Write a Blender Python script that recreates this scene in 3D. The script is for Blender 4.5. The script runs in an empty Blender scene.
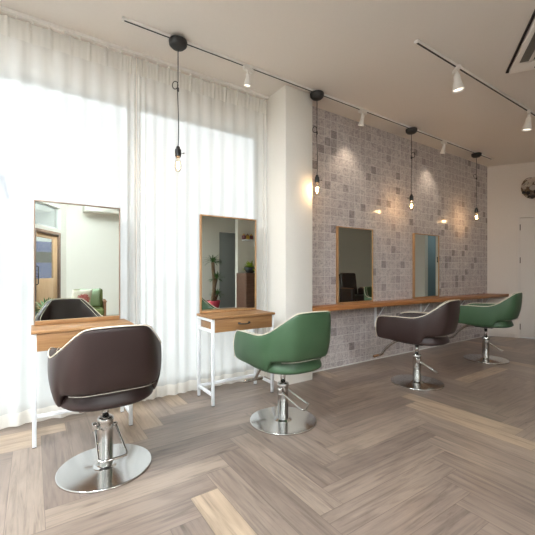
import bpy, bmesh, math, random
from mathutils import Vector, Matrix

random.seed(7)
S = bpy.context.scene
COL = S.collection
PI = math.pi
rad = math.radians

# ------------------------------------------------------------------ camera
H = 1.12
FPX, CX, HY, VX = 350.0, 267.5, 272.0, 790.0
YAW = PI / 2 - math.atan((VX - CX) / FPX)          # turned from +Y towards +X
cd = bpy.data.cameras.new('camera')
cd.sensor_width = 36.0
cd.sensor_fit = 'HORIZONTAL'
cd.lens = FPX / 535.0 * 36.0
cd.shift_y = (HY - 267.5) / 535.0
cd.clip_start = 0.02
cam = bpy.data.objects.new('camera', cd)
COL.objects.link(cam)
cam.location = (0, 0, H)
cam.rotation_euler = (PI / 2, 0, -YAW)
S.camera = cam

# ------------------------------------------------------------------ helpers
def empty(name, loc=(0, 0, 0), rz=0.0):
    o = bpy.data.objects.new(name, None)
    o.empty_display_size = 0.1
    COL.objects.link(o)
    o.location = loc
    o.rotation_euler = (0, 0, rz)
    return o

def tag(o, label=None, cat=None, group=None, kind=None):
    if label: o['label'] = label
    if cat: o['category'] = cat
    if group: o['group'] = group
    if kind: o['kind'] = kind
    return o

def thing(name, label, cat, loc=(0, 0, 0), rz=0.0, group=None):
    return tag(empty(name, loc, rz), label, cat, group)

def link(name, bm, mat, parent=None, smooth=False, bevel=0.0, subsurf=0, segs=2, recalc=True):
    if recalc:
        bmesh.ops.recalc_face_normals(bm, faces=bm.faces[:])
    me = bpy.data.meshes.new(name)
    bm.to_mesh(me)
    bm.free()
    if smooth:
        for p in me.polygons: p.use_smooth = True
    for m in (mat if isinstance(mat, (list, tuple)) else [mat]):
        me.materials.append(m)
    o = bpy.data.objects.new(name, me)
    COL.objects.link(o)
    if parent is not None: o.parent = parent
    if bevel > 0:
        md = o.modifiers.new('bevel', 'BEVEL')
        md.width = bevel; md.segments = segs; md.limit_method = 'ANGLE'; md.angle_limit = rad(40)
        for p in me.polygons: p.use_smooth = True
    if subsurf:
        md = o.modifiers.new('sub', 'SUBSURF')
        md.levels = subsurf; md.render_levels = subsurf
    return o

def structure(name, bm, mat, parent=None, **k):
    o = link(name, bm, mat, parent, **k)
    if parent is None: o['kind'] = 'structure'
    return o

def B(): return bmesh.new()

def box(bm, x0, x1, y0, y1, z0, z1, M=None):
    vs = [Vector((x, y, z)) for x in (x0, x1) for y in (y0, y1) for z in (z0, z1)]
    if M is not None: vs = [M @ v for v in vs]
    v = [bm.verts.new(p) for p in vs]
    for f in ((0, 1, 3, 2), (4, 6, 7, 5), (0, 4, 5, 1), (2, 3, 7, 6), (0, 2, 6, 4), (1, 5, 7, 3)):
        bm.faces.new([v[i] for i in f])
    return bm

def boxc(bm, cx, cy, cz, sx, sy, sz, M=None):
    return box(bm, cx - sx / 2, cx + sx / 2, cy - sy / 2, cy + sy / 2, cz - sz / 2, cz + sz / 2, M)

def loft(bm, rings, closed=True, cap0=True, cap1=True):
    vr = [[bm.verts.new(p) for p in r] for r in rings]
    n = len(rings[0])
    for a, b in zip(vr[:-1], vr[1:]):
        for i in range(n if closed else n - 1):
            j = (i + 1) % n
            bm.faces.new((a[i], a[j], b[j], b[i]))
    if cap0: bm.faces.new(vr[0][::-1])
    if cap1: bm.faces.new(vr[-1])
    return vr

def lathe(bm, prof, n=24, cx=0.0, cy=0.0, cap0=True, cap1=True, M=None):
    rings = []
    for r, z in prof:
        rg = [Vector((cx + r * math.cos(2 * PI * i / n), cy + r * math.sin(2 * PI * i / n), z)) for i in range(n)]
        if M is not None: rg = [M @ v for v in rg]
        rings.append(rg)
    loft(bm, rings, True, cap0, cap1)
    return bm

def tube(bm, pts, r, n=8, closed=False, radii=None):
    P = [Vector(p) for p in pts]
    m = len(P)
    rings = []
    up = None
    for i in range(m):
        if closed:
            t = P[(i + 1) % m] - P[i - 1]
        else:
            t = P[min(i + 1, m - 1)] - P[max(i - 1, 0)]
        t.normalize()
        if up is None:
            up = Vector((0, 0, 1)) if abs(t.z) < 0.9 else Vector((1, 0, 0))
        u = (up - t * up.dot(t))
        if u.length < 1e-5: u = t.orthogonal()
        u.normalize()
        w = t.cross(u)
        up = u
        rr = radii[i] if radii else r
        rings.append([P[i] + (u * math.cos(2 * PI * k / n) + w * math.sin(2 * PI * k / n)) * rr for k in range(n)])
    if closed:
        vr = [[bm.verts.new(p) for p in rg] for rg in rings]
        for a in range(m):
            b = (a + 1) % m
            for i in range(n):
                j = (i + 1) % n
                bm.faces.new((vr[a][i], vr[a][j], vr[b][j], vr[b][i]))
    else:
        loft(bm, rings)
    return bm

def spline(pts, n):
    """Catmull-Rom through pts, n samples"""
    P = [Vector(p) for p in pts]
    P = [P[0] * 2 - P[1]] + P + [P[-1] * 2 - P[-2]]
    segs = len(P) - 3
    out = []
    for i in range(n):
        s = i / (n - 1) * segs
        k = min(int(s), segs - 1)
        t = s - k
        a, b, c, d = P[k:k + 4]
        out.append(0.5 * ((2 * b) + (c - a) * t + (2 * a - 5 * b + 4 * c - d) * t * t + (3 * b - a - 3 * c + d) * t ** 3))
    return out

def copy_tree(o, parent=None):
    c = o.copy()
    COL.objects.link(c)
    if parent is not None: c.parent = parent
    for ch in [x for x in bpy.data.objects if x.parent == o]:
        copy_tree(ch, c)
    return c

def kids(o): return [x for x in bpy.data.objects if x.parent == o]

# ------------------------------------------------------------------ materials
def srgb(r, g, b):
    f = lambda c: (c / 255 / 12.92) if c / 255 <= 0.04045 else ((c / 255 + 0.055) / 1.055) ** 2.4
    return (f(r), f(g), f(b), 1.0)

class NT:
    def __init__(self, name):
        self.m = bpy.data.materials.new(name)
        self.m.use_nodes = True
        self.t = self.m.node_tree
        for n in list(self.t.nodes): self.t.nodes.remove(n)
        self.out = self.t.nodes.new('ShaderNodeOutputMaterial')
    def n(self, typ, **k):
        nd = self.t.nodes.new('ShaderNode' + typ)
        for a, v in k.items():
            if a == 'inp':
                for kk, vv in v.items():
                    if hasattr(vv, 'is_linked'): self.t.links.new(vv, nd.inputs[kk])
                    else: nd.inputs[kk].default_value = vv
            else: setattr(nd, a, v)
        return nd
    def l(self, a, b): self.t.links.new(a, b)
    def math(self, op, a, b=None, c=None):
        nd = self.n('Math', operation=op)
        for i, v in enumerate((a, b, c)):
            if v is None: continue
            if hasattr(v, 'is_linked'): self.l(v, nd.inputs[i])
            else: nd.inputs[i].default_value = v
        return nd.outputs[0]
    def mix(self, f, a, b, blend='MIX'):
        nd = self.n('Mix', data_type='RGBA', blend_type=blend)
        for i, v in ((0, f), (6, a), (7, b)):
            if hasattr(v, 'is_linked'): self.l(v, nd.inputs[i])
            else: nd.inputs[i].default_value = v
        return nd.outputs[2]
    def ramp(self, f, stops):
        nd = self.n('ValToRGB')
        e = nd.color_ramp.elements
        while len(e) < len(stops): e.new(0.5)
        for el, (p, c) in zip(e, stops): el.position = p; el.color = c
        self.l(f, nd.inputs[0])
        return nd.outputs[0]
    def done(self, sh): self.l(sh, self.out.inputs[0]); return self.m

def bsdf(T, col, rough=0.5, metal=0.0, spec=0.5, bump=None, bstr=0.2, bdist=0.002, coat=0.0):
    p = T.n('BsdfPrincipled')
    if hasattr(col, 'is_linked'): T.l(col, p.inputs['Base Color'])
    else: p.inputs['Base Color'].default_value = col
    if hasattr(rough, 'is_linked'): T.l(rough, p.inputs['Roughness'])
    else: p.inputs['Roughness'].default_value = rough
    p.inputs['Metallic'].default_value = metal
    p.inputs['Specular IOR Level'].default_value = spec
    p.inputs['Coat Weight'].default_value = coat
    p.inputs['Coat Roughness'].default_value = 0.12
    if bump is not None:
        b = T.n('Bump', inp={'Strength': bstr, 'Distance': bdist, 'Height': bump})
        T.l(b.outputs[0], p.inputs['Normal'])
    return p.outputs[0]

def plain(name, col, rough=0.5, metal=0.0, noise=0.05, scale=30, spec=0.5, bstr=0.1, coat=0.0):
    T = NT(name)
    tc = T.n('TexCoord')
    nz = T.n('TexNoise', inp={'Vector': tc.outputs['Object'], 'Scale': scale, 'Detail': 3.0})
    dk = tuple(c * (1 - noise * 2) for c in col[:3]) + (1,)
    lt = tuple(min(1, c * (1 + noise)) for c in col[:3]) + (1,)
    c = T.mix(nz.outputs[0], dk, lt)
    return T.done(bsdf(T, c, rough, metal, spec, nz.outputs[0], bstr, 0.001, coat))

def wood(name, c1, c2, axis=0, rough=0.45, scale=1.0):
    T = NT(name)
    tc = T.n('TexCoord')
    mp = T.n('Mapping', inp={'Vector': tc.outputs['Object']})
    sc = [28.0 * scale] * 3
    sc[axis] = 1.6 * scale
    mp.inputs['Scale'].default_value = sc
    nz = T.n('TexNoise', inp={'Vector': mp.outputs[0], 'Scale': 1.6, 'Detail': 6.0, 'Roughness': 0.6, 'Distortion': 0.7})
    nz2 = T.n('TexNoise', inp={'Vector': mp.outputs[0], 'Scale': 6.0, 'Detail': 3.0})
    f = T.math('ADD', T.math('MULTIPLY', nz.outputs[0], 0.75), T.math('MULTIPLY', nz2.outputs[0], 0.25))
    c = T.ramp(f, [(0.32, c2), (0.62, c1)])
    return T.done(bsdf(T, c, rough, 0, 0.4, f, 0.1, 0.001))

M = {}
M['plaster'] = plain('white_plaster', srgb(236, 231, 222), 0.75, noise=0.015, scale=60, spec=0.2)
M['ceil'] = plain('ceiling_paint', srgb(228, 221, 213), 0.8, noise=0.01, scale=40, spec=0.15)
M['wallgrey'] = plain('far_wall_paint', srgb(226, 216, 206), 0.75, noise=0.015, scale=40, spec=0.2)
M['doorpaint'] = plain('door_paint', srgb(222, 213, 204), 0.55, noise=0.01, scale=40)
M['greydoor'] = plain('grey_door_paint', srgb(150, 152, 150), 0.55, noise=0.02, scale=40)
M['whitemetal'] = plain('white_powder_coat', srgb(238, 240, 242), 0.4, noise=0.01, scale=80)
M['whiteplastic'] = plain('white_plastic', srgb(236, 232, 226), 0.4, noise=0.01, scale=80)
M['blackmetal'] = plain('black_metal', srgb(38, 36, 35), 0.5, noise=0.05, scale=60)
M['greymetal'] = plain('grey_socket_metal', srgb(120, 116, 110), 0.35, 0.8, noise=0.05, scale=60)
M['alu'] = plain('window_aluminium', srgb(205, 205, 202), 0.4, 0.3, noise=0.02, scale=60)
M['chrome'] = plain('polished_chrome', srgb(214, 214, 212), 0.09, 1.0, noise=0.01, scale=20, bstr=0.0)
M['steel'] = plain('brushed_steel', srgb(200, 198, 195), 0.2, 1.0, noise=0.02, scale=20, bstr=0.02)
M['brownreflect'] = plain('footrest_brown_reflection', srgb(140, 106, 78), 0.35, 0.6, noise=0.05)  # wood's brown reflection put into the colour of the steel footrest bar
M['disc'] = plain('satin_chrome_disc', srgb(216, 216, 214), 0.16, 1.0, noise=0.01, scale=20, bstr=0.0)
M['slotpiping'] = plain('grey_beige_piping', srgb(150, 140, 128), 0.6, noise=0.03, scale=80)
M['cream'] = plain('cream_piping', srgb(226, 216, 196), 0.6, noise=0.03, scale=80)
M['oak'] = wood('oak_veneer', srgb(166, 124, 82), srgb(136, 96, 60), 0)
M['counteroak'] = wood('counter_oak', srgb(176, 120, 72), srgb(140, 88, 48), 0, 0.4)
M['frameoak'] = wood('mirror_frame_oak', srgb(178, 138, 96), srgb(150, 110, 72), 2)
M['taupe'] = plain('taupe_metal_frame', srgb(150, 128, 110), 0.4, 0.3, noise=0.03, scale=60)
M['walnut'] = wood('walnut_veneer', srgb(126, 92, 76), srgb(92, 66, 54), 0)
M['doorbrown'] = wood('door_frame_brown', srgb(112, 88, 74), srgb(84, 66, 56), 2)
M['doortan'] = wood('door_panel_tan', srgb(206, 170, 134), srgb(182, 144, 108), 2)
M['grout'] = plain('white_caulk', srgb(222, 220, 215), 0.7, noise=0.02)
M['dust'] = plain('pavement', srgb(240, 240, 238), 0.9, noise=0.02, scale=2, spec=0.1)
M['pinkpot'] = plain('pink_glaze', srgb(205, 70, 90), 0.35, noise=0.05)
M['blackpot'] = plain('black_glaze', srgb(42, 46, 48), 0.35, noise=0.05)
M['bark'] = plain('bark', srgb(120, 96, 72), 0.9, noise=0.25, scale=40, bstr=0.6)
M['soil'] = plain('soil', srgb(60, 46, 36), 0.95, noise=0.3, scale=60, bstr=0.6)
M['leaf'] = plain('leaf_green', srgb(74, 112, 54), 0.5, noise=0.2, scale=14)
M['leaflight'] = plain('leaf_lime', srgb(168, 190, 70), 0.5, noise=0.2, scale=14)
M['greenfab'] = plain('green_upholstery', srgb(112, 122, 70), 0.9, noise=0.08, scale=120)
M['palegreen'] = plain('pale_green_cloth', srgb(178, 200, 168), 0.9, noise=0.05, scale=120)
M['brownleather'] = plain('brown_leather', srgb(52, 36, 30), 0.35, noise=0.1, scale=60)
M['tanwood'] = wood('tan_armrest', srgb(150, 108, 76), srgb(120, 82, 54), 0)
M['amber'] = plain('amber_jar', srgb(216, 168, 60), 0.3, noise=0.1)
M['plum'] = plain('plum_jar', srgb(120, 62, 66), 0.3, noise=0.1)
M['bluepaint'] = plain('blue_car_paint', srgb(60, 80, 170), 0.3, noise=0.02, coat=0.5)
M['darkglass'] = plain('dark_glass', srgb(40, 46, 52), 0.1, noise=0.02)
M['rubber'] = plain('rubber', srgb(30, 30, 30), 0.8, noise=0.05)
M['paleblock'] = plain('pale_render', srgb(226, 230, 236), 0.9, noise=0.02, scale=1)
M['roofblue'] = plain('roof_grey_blue', srgb(150, 164, 190), 0.8, noise=0.05, scale=2)
M['bluewall'] = plain('blue_grey_wall', srgb(128, 140, 143), 0.7, noise=0.03, scale=20)
M['twig'] = plain('dried_twig', srgb(128, 106, 84), 0.9, noise=0.2, scale=60)
M['seed'] = plain('dark_seed_head', srgb(48, 40, 38), 0.8, noise=0.2, scale=60)
M['drybloom'] = plain('dried_bloom', srgb(204, 190, 174), 0.9, noise=0.1, scale=60)
M['hinge'] = plain('hinge_metal', srgb(110, 96, 84), 0.35, 0.8, noise=0.05)

def leather(name, col, lt):
    T = NT(name)
    tc = T.n('TexCoord')
    v = T.n('TexVoronoi', inp={'Vector': tc.outputs['Object'], 'Scale': 420.0})
    nz = T.n('TexNoise', inp={'Vector': tc.outputs['Object'], 'Scale': 7.0, 'Detail': 3.0})
    c = T.mix(nz.outputs[0], col, lt)
    return T.done(bsdf(T, c, 0.42, 0, 0.4, v.outputs[0], 0.12, 0.0006))
M['darkleather'] = leather('dark_brown_leather', srgb(45, 32, 30), srgb(53, 38, 36))
M['greenleather'] = leather('green_leather', srgb(56, 82, 56), srgb(65, 92, 65))

def mirror_mat():
    T = NT('mirror_silver')
    tc = T.n('TexCoord')
    nz = T.n('TexNoise', inp={'Vector': tc.outputs['Object'], 'Scale': 2.0})
    c = T.mix(nz.outputs[0], srgb(226, 234, 228), srgb(228, 236, 230))
    return T.done(bsdf(T, c, 0.0, 1.0))
M['mirror'] = mirror_mat()

def glass_mat(name, tint=(0.97, 0.99, 0.98, 1), gl=0.08):
    T = NT(name)
    tr = T.n('BsdfTransparent', inp={'Color': tint})
    g = T.n('BsdfGlossy', inp={'Roughness': 0.02})
    lw = T.n('LayerWeight', inp={'Blend': 0.3})
    f = T.math('MULTIPLY_ADD', lw.outputs['Fresnel'], 0.5, gl * 0.3)
    mx = T.n('MixShader')
    T.l(f, mx.inputs[0]); T.l(tr.outputs[0], mx.inputs[1]); T.l(g.outputs[0], mx.inputs[2])
    return T.done(mx.outputs[0])
M['glass'] = glass_mat('window_glass')
M['bulbglass'] = glass_mat('bulb_glass', (1.0, 0.95, 0.86, 1), 0.1)

def emit(name, col, s):
    T = NT(name)
    return T.done(T.n('Emission', inp={'Color': col, 'Strength': s}).outputs[0])
M['filament'] = emit('glowing_filament', (1.0, 0.62, 0.28, 1), 60.0)
M['spotlens'] = emit('spot_lamp_lens', (1.0, 0.9, 0.76, 1), 1.6)
M['fillpanel'] = emit('fill_panel_diffuser', (0.86, 0.94, 1.0, 1), 86.0)  # glow of the added fill panels behind the camera
M['panel'] = emit('ceiling_lamp_panel', (0.86, 0.95, 1.0, 1), 6.0)

def sheer(name, transp, tcol, thick=False):
    T = NT(name)
    tc = T.n('TexCoord')
    nz = T.n('TexNoise', inp={'Vector': tc.outputs['Object'], 'Scale': 60.0, 'Detail': 2.0})
    c = T.mix(nz.outputs[0], tcol, tuple(min(1, v * 1.03) for v in tcol[:3]) + (1,))
    d = T.n('BsdfDiffuse'); t = T.n('BsdfTranslucent')
    T.l(c, d.inputs[0]); T.l(c, t.inputs[0])
    a = T.n('MixShader', inp={0: 0.3}); T.l(d.outputs[0], a.inputs[1]); T.l(t.outputs[0], a.inputs[2])
    tr = T.n('BsdfTransparent')
    # woven threads cover more of the view where the cloth is seen edge-on
    lw = T.n('LayerWeight', inp={'Blend': 0.25})
    f = T.math('ADD', 1 - transp, T.math('MULTIPLY', lw.outputs['Facing'], 0.2))
    f = T.math('MINIMUM', f, 1.0)
    b = T.n('MixShader'); T.l(f, b.inputs[0]); T.l(tr.outputs[0], b.inputs[1]); T.l(a.outputs[0], b.inputs[2])
    return T.done(b.outputs[0])
M['sheer'] = sheer('sheer_voile', 0.50, srgb(249, 249, 247))
M['hem'] = sheer('voile_hem', 0.30, srgb(248, 244, 236))
M['heading'] = sheer('voile_heading', 0.46, srgb(249, 248, 244))

# herringbone planks: base tone per plank from a face attribute, grain from plank UVs
def floor_mat():
    T = NT('herringbone_planks')
    uv = T.n('UVMap', uv_map='UVMap')
    at = T.n('Attribute', attribute_name='plank_tone')
    sep = T.n('SeparateXYZ', inp={0: uv.outputs[0]})
    rr = T.n('SeparateColor', inp={0: at.outputs['Color']})
    off = T.math('MULTIPLY', rr.outputs[1], 37.0)
    cv = T.n('CombineXYZ', inp={0: T.math('ADD', T.math('MULTIPLY', sep.outputs[0], 1.5), off), 1: T.math('MULTIPLY', sep.outputs[1], 26.0), 2: off})
    n1 = T.n('TexNoise', inp={'Vector': cv.outputs[0], 'Scale': 1.4, 'Detail': 7.0, 'Roughness': 0.65, 'Distortion': 0.9})
    cv2 = T.n('CombineXYZ', inp={0: T.math('ADD', T.math('MULTIPLY', sep.outputs[0], 2.2), off), 1: T.math('MULTIPLY', sep.outputs[1], 9.0), 2: off})
    n2 = T.n('TexNoise', inp={'Vector': cv2.outputs[0], 'Scale': 1.2, 'Detail': 4.0, 'Distortion': 1.2})
    base = T.ramp(rr.outputs[0], [(0.0, srgb(130, 114, 103)), (0.35, srgb(147, 130, 117)), (0.7, srgb(159, 141, 125)), (1.0, srgb(178, 155, 130))])
    g = T.ramp(n1.outputs[0], [(0.3, (0.48, 0.46, 0.46, 1)), (0.5, (0.95, 0.95, 0.95, 1)), (0.7, (1.12, 1.1, 1.08, 1))])
    c = T.mix(0.85, base, g, 'MULTIPLY')
    g2 = T.ramp(n2.outputs[0], [(0.3, (0.74, 0.73, 0.74, 1)), (0.6, (1.05, 1.05, 1.05, 1))])
    c = T.mix(0.8, c, g2, 'MULTIPLY')
    # dark knots
    vo = T.n('TexVoronoi', inp={'Vector': cv2.outputs[0], 'Scale': 0.9})
    kn = T.ramp(vo.outputs['Distance'], [(0.03, (0.45, 0.42, 0.4, 1)), (0.12, (1, 1, 1, 1))])
    c = T.mix(0.7, c, kn, 'MULTIPLY')
    # plank joints
    ev = T.math('MINIMUM', sep.outputs[1], T.math('SUBTRACT', 0.15, sep.outputs[1]))
    eu = T.math('MINIMUM', sep.outputs[0], T.math('SUBTRACT', 0.9, sep.outputs[0]))
    e = T.math('MINIMUM', ev, eu)
    j = T.math('LESS_THAN', e, 0.0014)
    c = T.mix(T.math('MULTIPLY', j, 0.6), c, srgb(84, 72, 64))
    rg = T.math('MULTIPLY_ADD', n1.outputs[0], 0.05, 0.26)
    hgt = T.math('SUBTRACT', n1.outputs[0], T.math('MULTIPLY', j, 2.0))
    return T.done(bsdf(T, c, rg, 0, 0.6, hgt, 0.05, 0.0006))
M['floor'] = floor_mat()

def tile_mat():
    T = NT('square_mosaic_tiles')
    tc = T.n('TexCoord')
    sep = T.n('SeparateXYZ', inp={0: tc.outputs['Object']})
    x = T.math('DIVIDE', T.math('ADD', sep.outputs[0], -2.42 + 0.055), 0.1)
    z = T.math('DIVIDE', T.math('ADD', sep.outputs[2], 0.03), 0.1)
    fx = T.math('FRACT', x); fz = T.math('FRACT', z)
    ix = T.math('FLOOR', x); iz = T.math('FLOOR', z)
    cell = T.n('CombineXYZ', inp={0: ix, 1: iz, 2: 3.0})
    wn = T.n('TexWhiteNoise', noise_dimensions='3D', inp={'Vector': cell.outputs[0]})
    rs = T.n('SeparateColor', inp={0: wn.outputs['Color']})
    base = T.ramp(rs.outputs[0], [(0.0, srgb(158, 149, 147)), (0.06, srgb(166, 157, 155)), (0.10, srgb(192, 182, 180)), (0.6, srgb(199, 190, 187)), (1.0, srgb(206, 198, 194))])
    # brushed cross-hatch inside each tile, turned by tile
    o3 = T.math('MULTIPLY', rs.outputs[1], 20.0)
    cvh = T.n('CombineXYZ', inp={0: T.math('ADD', T.math('MULTIPLY', sep.outputs[0], 40.0), o3), 1: T.math('MULTIPLY', sep.outputs[2], 160.0), 2: o3})
    cvv = T.n('CombineXYZ', inp={0: T.math('ADD', T.math('MULTIPLY', sep.outputs[0], 160.0), o3), 1: T.math('MULTIPLY', sep.outputs[2], 40.0), 2: o3})
    a = T.n('TexNoise', inp={'Vector': cvh.outputs[0], 'Scale': 0.8, 'Detail': 2.0})
    b = T.n('TexNoise', inp={'Vector': cvv.outputs[0], 'Scale': 0.8, 'Detail': 2.0})
    bl = T.n('TexNoise', inp={'Vector': tc.outputs['Object'], 'Scale': 22.0, 'Detail': 3.0})
    hs = T.math('ADD', T.math('ADD', a.outputs[0], b.outputs[0]), T.math('MULTIPLY', bl.outputs[0], 0.8))
    h = T.ramp(T.math('DIVIDE', hs, 2.8), [(0.40, (0.60, 0.60, 0.62, 1)), (0.5, (0.94, 0.94, 0.94, 1)), (0.60, (1.16, 1.15, 1.14, 1))])
    c = T.mix(0.9, base, h, 'MULTIPLY')
    ex = T.math('MINIMUM', fx, T.math('SUBTRACT', 1.0, fx))
    ez = T.math('MINIMUM', fz, T.math('SUBTRACT', 1.0, fz))
    e = T.math('MINIMUM', ex, ez)
    gr = T.math('LESS_THAN', e, 0.028)
    c = T.mix(gr, c, srgb(212, 206, 202))
    edge = T.n('MapRange', inp={0: e, 1: 0.02, 2: 0.07, 3: 0.0, 4: 1.0})
    hgt = T.math('ADD', edge.outputs[0], T.math('MULTIPLY', hs, 0.12))
    rg = T.math('MULTIPLY_ADD', gr, 0.4, 0.17)
    return T.done(bsdf(T, c, rg, 0, 0.35, hgt, 0.35, 0.002))
M['tile'] = tile_mat()

def cushion_mat():
    T = NT('rose_print_cushion')
    tc = T.n('TexCoord')
    mp = T.n('VectorMath', operation='LENGTH', inp={0: tc.outputs['Object']})
    nz = T.n('TexNoise', inp={'Vector': tc.outputs['Object'], 'Scale': 22.0, 'Detail': 3.0, 'Distortion': 2.0})
    d = T.math('ADD', mp.outputs['Value'], T.math('MULTIPLY', nz.outputs[0], 0.10))
    f = T.math('LESS_THAN', d, 0.19)
    pet = T.ramp(nz.outputs[0], [(0.35, srgb(178, 70, 72)), (0.6, srgb(226, 150, 142))])
    c = T.mix(f, srgb(232, 224, 206), pet)
    return T.done(bsdf(T, c, 0.9, 0, 0.1))
M['cushion'] = cushion_mat()

# ------------------------------------------------------------------ the room
ZC = 2.97
WY = 3.15            # inner face of the window wall
TY = 2.96            # face of the tiled wall
DX, DY = 0.553, -0.833                     # the two end walls run at this slant
LN = math.hypot(DX, DY); DX /= LN; DY /= LN
BY = -3.9            # back wall
def far_pt(t): return (6.63 + DX * t, 2.96 + DY * t)
def left_pt(t): return (0.70 + DX * t, -3.25 + DY * t)
def far_x(y): return 6.63 + DX * (y - 2.96) / DY
def left_x(y): return 0.70 + DX * (y + 3.25) / DY

def frame(px, py, dx, dy, flip=1):
    """local x along the wall, local y out of the room, z up"""
    nx, ny = -dy * flip, dx * flip
    return Matrix(((dx, nx, 0, px), (dy, ny, 0, py), (0, 0, 1, 0), (0, 0, 0, 1)))

def wall(name, Mx, t0, t1, z0, z1, th, mat, holes=()):
    ts = sorted({t0, t1, *[h[0] for h in holes], *[h[1] for h in holes]})
    zs = sorted({z0, z1, *[h[2] for h in holes], *[h[3] for h in holes]})
    bm = B()
    for a, b in zip(ts[:-1], ts[1:]):
        for c, d in zip(zs[:-1], zs[1:]):
            tm, zm = (a + b) / 2, (c + d) / 2
            if any(h[0] < tm < h[1] and h[2] < zm < h[3] for h in holes): continue
            box(bm, a, b, 0, th, c, d, Mx)
    bmesh.ops.remove_doubles(bm, verts=bm.verts[:], dist=1e-5)
    seen = {}
    for f in bm.faces[:]:
        k = tuple(sorted(v.index for v in f.verts))
        seen.setdefault(k, []).append(f)
    bm.verts.index_update()
    seen = {}
    for f in bm.faces[:]:
        k = tuple(sorted(v.index for v in f.verts))
        seen.setdefault(k, []).append(f)
    dead = [f for fs in seen.values() if len(fs) > 1 for f in fs]
    bmesh.ops.delete(bm, geom=dead, context='FACES_ONLY')
    return structure(name, bm, mat)

# floor: individual planks laid in herringbone, clipped to the room
def make_floor():
    bm = B()
    uvl = bm.loops.layers.uv.new('UVMap')
    cl = bm.loops.layers.color.new('plank_tone')
    w, n = 0.15, 6
    ox, oy = 0.045, 0.0          # phase read from the photo
    rng = random.Random(11)
    tones = [0.05, 0.2, 0.3, 0.35, 0.45, 0.5, 0.55, 0.65, 0.75, 0.95]
    def plank(x0, y0, lx, ly):
        if x0 > 11.6 or x0 + lx < -4.4 or y0 > 3.4 or y0 + ly < -4.3: return
        c = [(x0, y0), (x0 + lx, y0), (x0 + lx, y0 + ly), (x0, y0 + ly)]
        f = bm.faces.new([bm.verts.new((a, b, 0)) for a, b in c])
        uvs = [(0, 0), (0.9, 0), (0.9, 0.15), (0, 0.15)] if lx > ly else [(0, 0), (0, 0.15), (0.9, 0.15), (0.9, 0)]
        tone = (rng.choice(tones), rng.random(), 0, 1)
        for lp, u in zip(f.loops, uvs):
            lp[uvl].uv = u
            lp[cl] = tone
    for i in range(-60, 110):
        for j in range(-50, 50):
            d = (i - j) % (2 * n)
            if d == 0: plank(ox + i * w, oy + j * w, n * w, w)
            elif d == 2 * n - 1: plank(ox + i * w, oy + j * w, w, n * w)
    e = 0.12
    for co, no in (((0, WY + e, 0), (0, 1, 0)), ((0, BY - e, 0), (0, -1, 0)),
                   ((6.63 + e * 1.1, 2.96, 0), (-DY, DX, 0)), ((0.70 - e * 1.1, -3.25, 0), (DY, -DX, 0))):
        bmesh.ops.bisect_plane(bm, geom=bm.verts[:] + bm.edges[:] + bm.faces[:], plane_co=co, plane_no=no, clear_outer=True)
    bmesh.ops.recalc_face_normals(bm, faces=bm.faces[:])
    for f in bm.faces:
        if f.normal.z < 0: f.normal_flip()
    return structure('floor', bm, M['floor'], recalc=False)
make_floor()

def room_prism(z0, z1, e):
    bm = B()
    pts = [(left_x(WY + e) - e, WY + e), (left_x(BY - e) - e, BY - e), (far_x(BY - e) + e, BY - e), (far_x(WY + e) + e, WY + e)]
    loft(bm, [[Vector((x, y, z0)) for x, y in pts], [Vector((x, y, z1)) for x, y in pts]])
    return bm
structure('ceiling', room_prism(ZC, ZC + 0.12, 0.2), M['ceil'])

# window wall with floor-length windows behind the sheers
HEAD = 2.605
SILL = 0.07
WINS = [(-3.55, -1.62), (-1.52, 0.728), (0.757, 2.04)]
MW = Matrix.Translation((0, WY, 0))
wall('wall_window', MW, left_x(WY) - 0.1, 2.1, -0.1, ZC, 0.16, M['plaster'], [(a, b, SILL, HEAD) for a, b in WINS])
def window(name, Mx, t0, t1, z0, z1, depth=0.09, th=0.05, mat=None, mull=()):
    mat = mat or M['alu']
    bm = B()
    y0, y1 = depth, depth + 0.05
    box(bm, t0, t0 + th, y0, y1, z0, z1, Mx); box(bm, t1 - th, t1, y0, y1, z0, z1, Mx)
    box(bm, t0 + th, t1 - th, y0, y1, z0, z0 + th, Mx); box(bm, t0 + th, t1 - th, y0, y1, z1 - th, z1, Mx)
    for m in mull: box(bm, m - th / 2, m + th / 2, y0, y1, z0 + th, z1 - th, Mx)
    o = structure(name, bm, mat)
    g = box(B(), t0 + th * 0.8, t1 - th * 0.8, depth + 0.022, depth + 0.028, z0 + th * 0.8, z1 - th * 0.8, Mx)
    link('pane', g, M['glass'], o)
    return o
for i, (a, b) in enumerate(WINS): window('window_%d' % (i + 1), MW, a, b, SILL, HEAD, 0.07, 0.036)

# white pier between windows and tiled wall
structure('wall_pier', box(B(), 2.07, 2.42, 2.77, WY + 0.16, -0.1, ZC), M['plaster'], bevel=0.004)
# tiled wall
structure('wall_tiled', box(B(), 2.42, 6.63, TY, TY + 0.2, -0.1, ZC), M['tile'])
structure('trim_1', box(B(), 2.42, 6.625, TY - 0.006, TY, 0.0, 0.012), M['grout'])
structure('wall_return', box(B(), 6.63, 6.95, TY, TY + 0.2, -0.1, ZC), M['plaster'])

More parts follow.
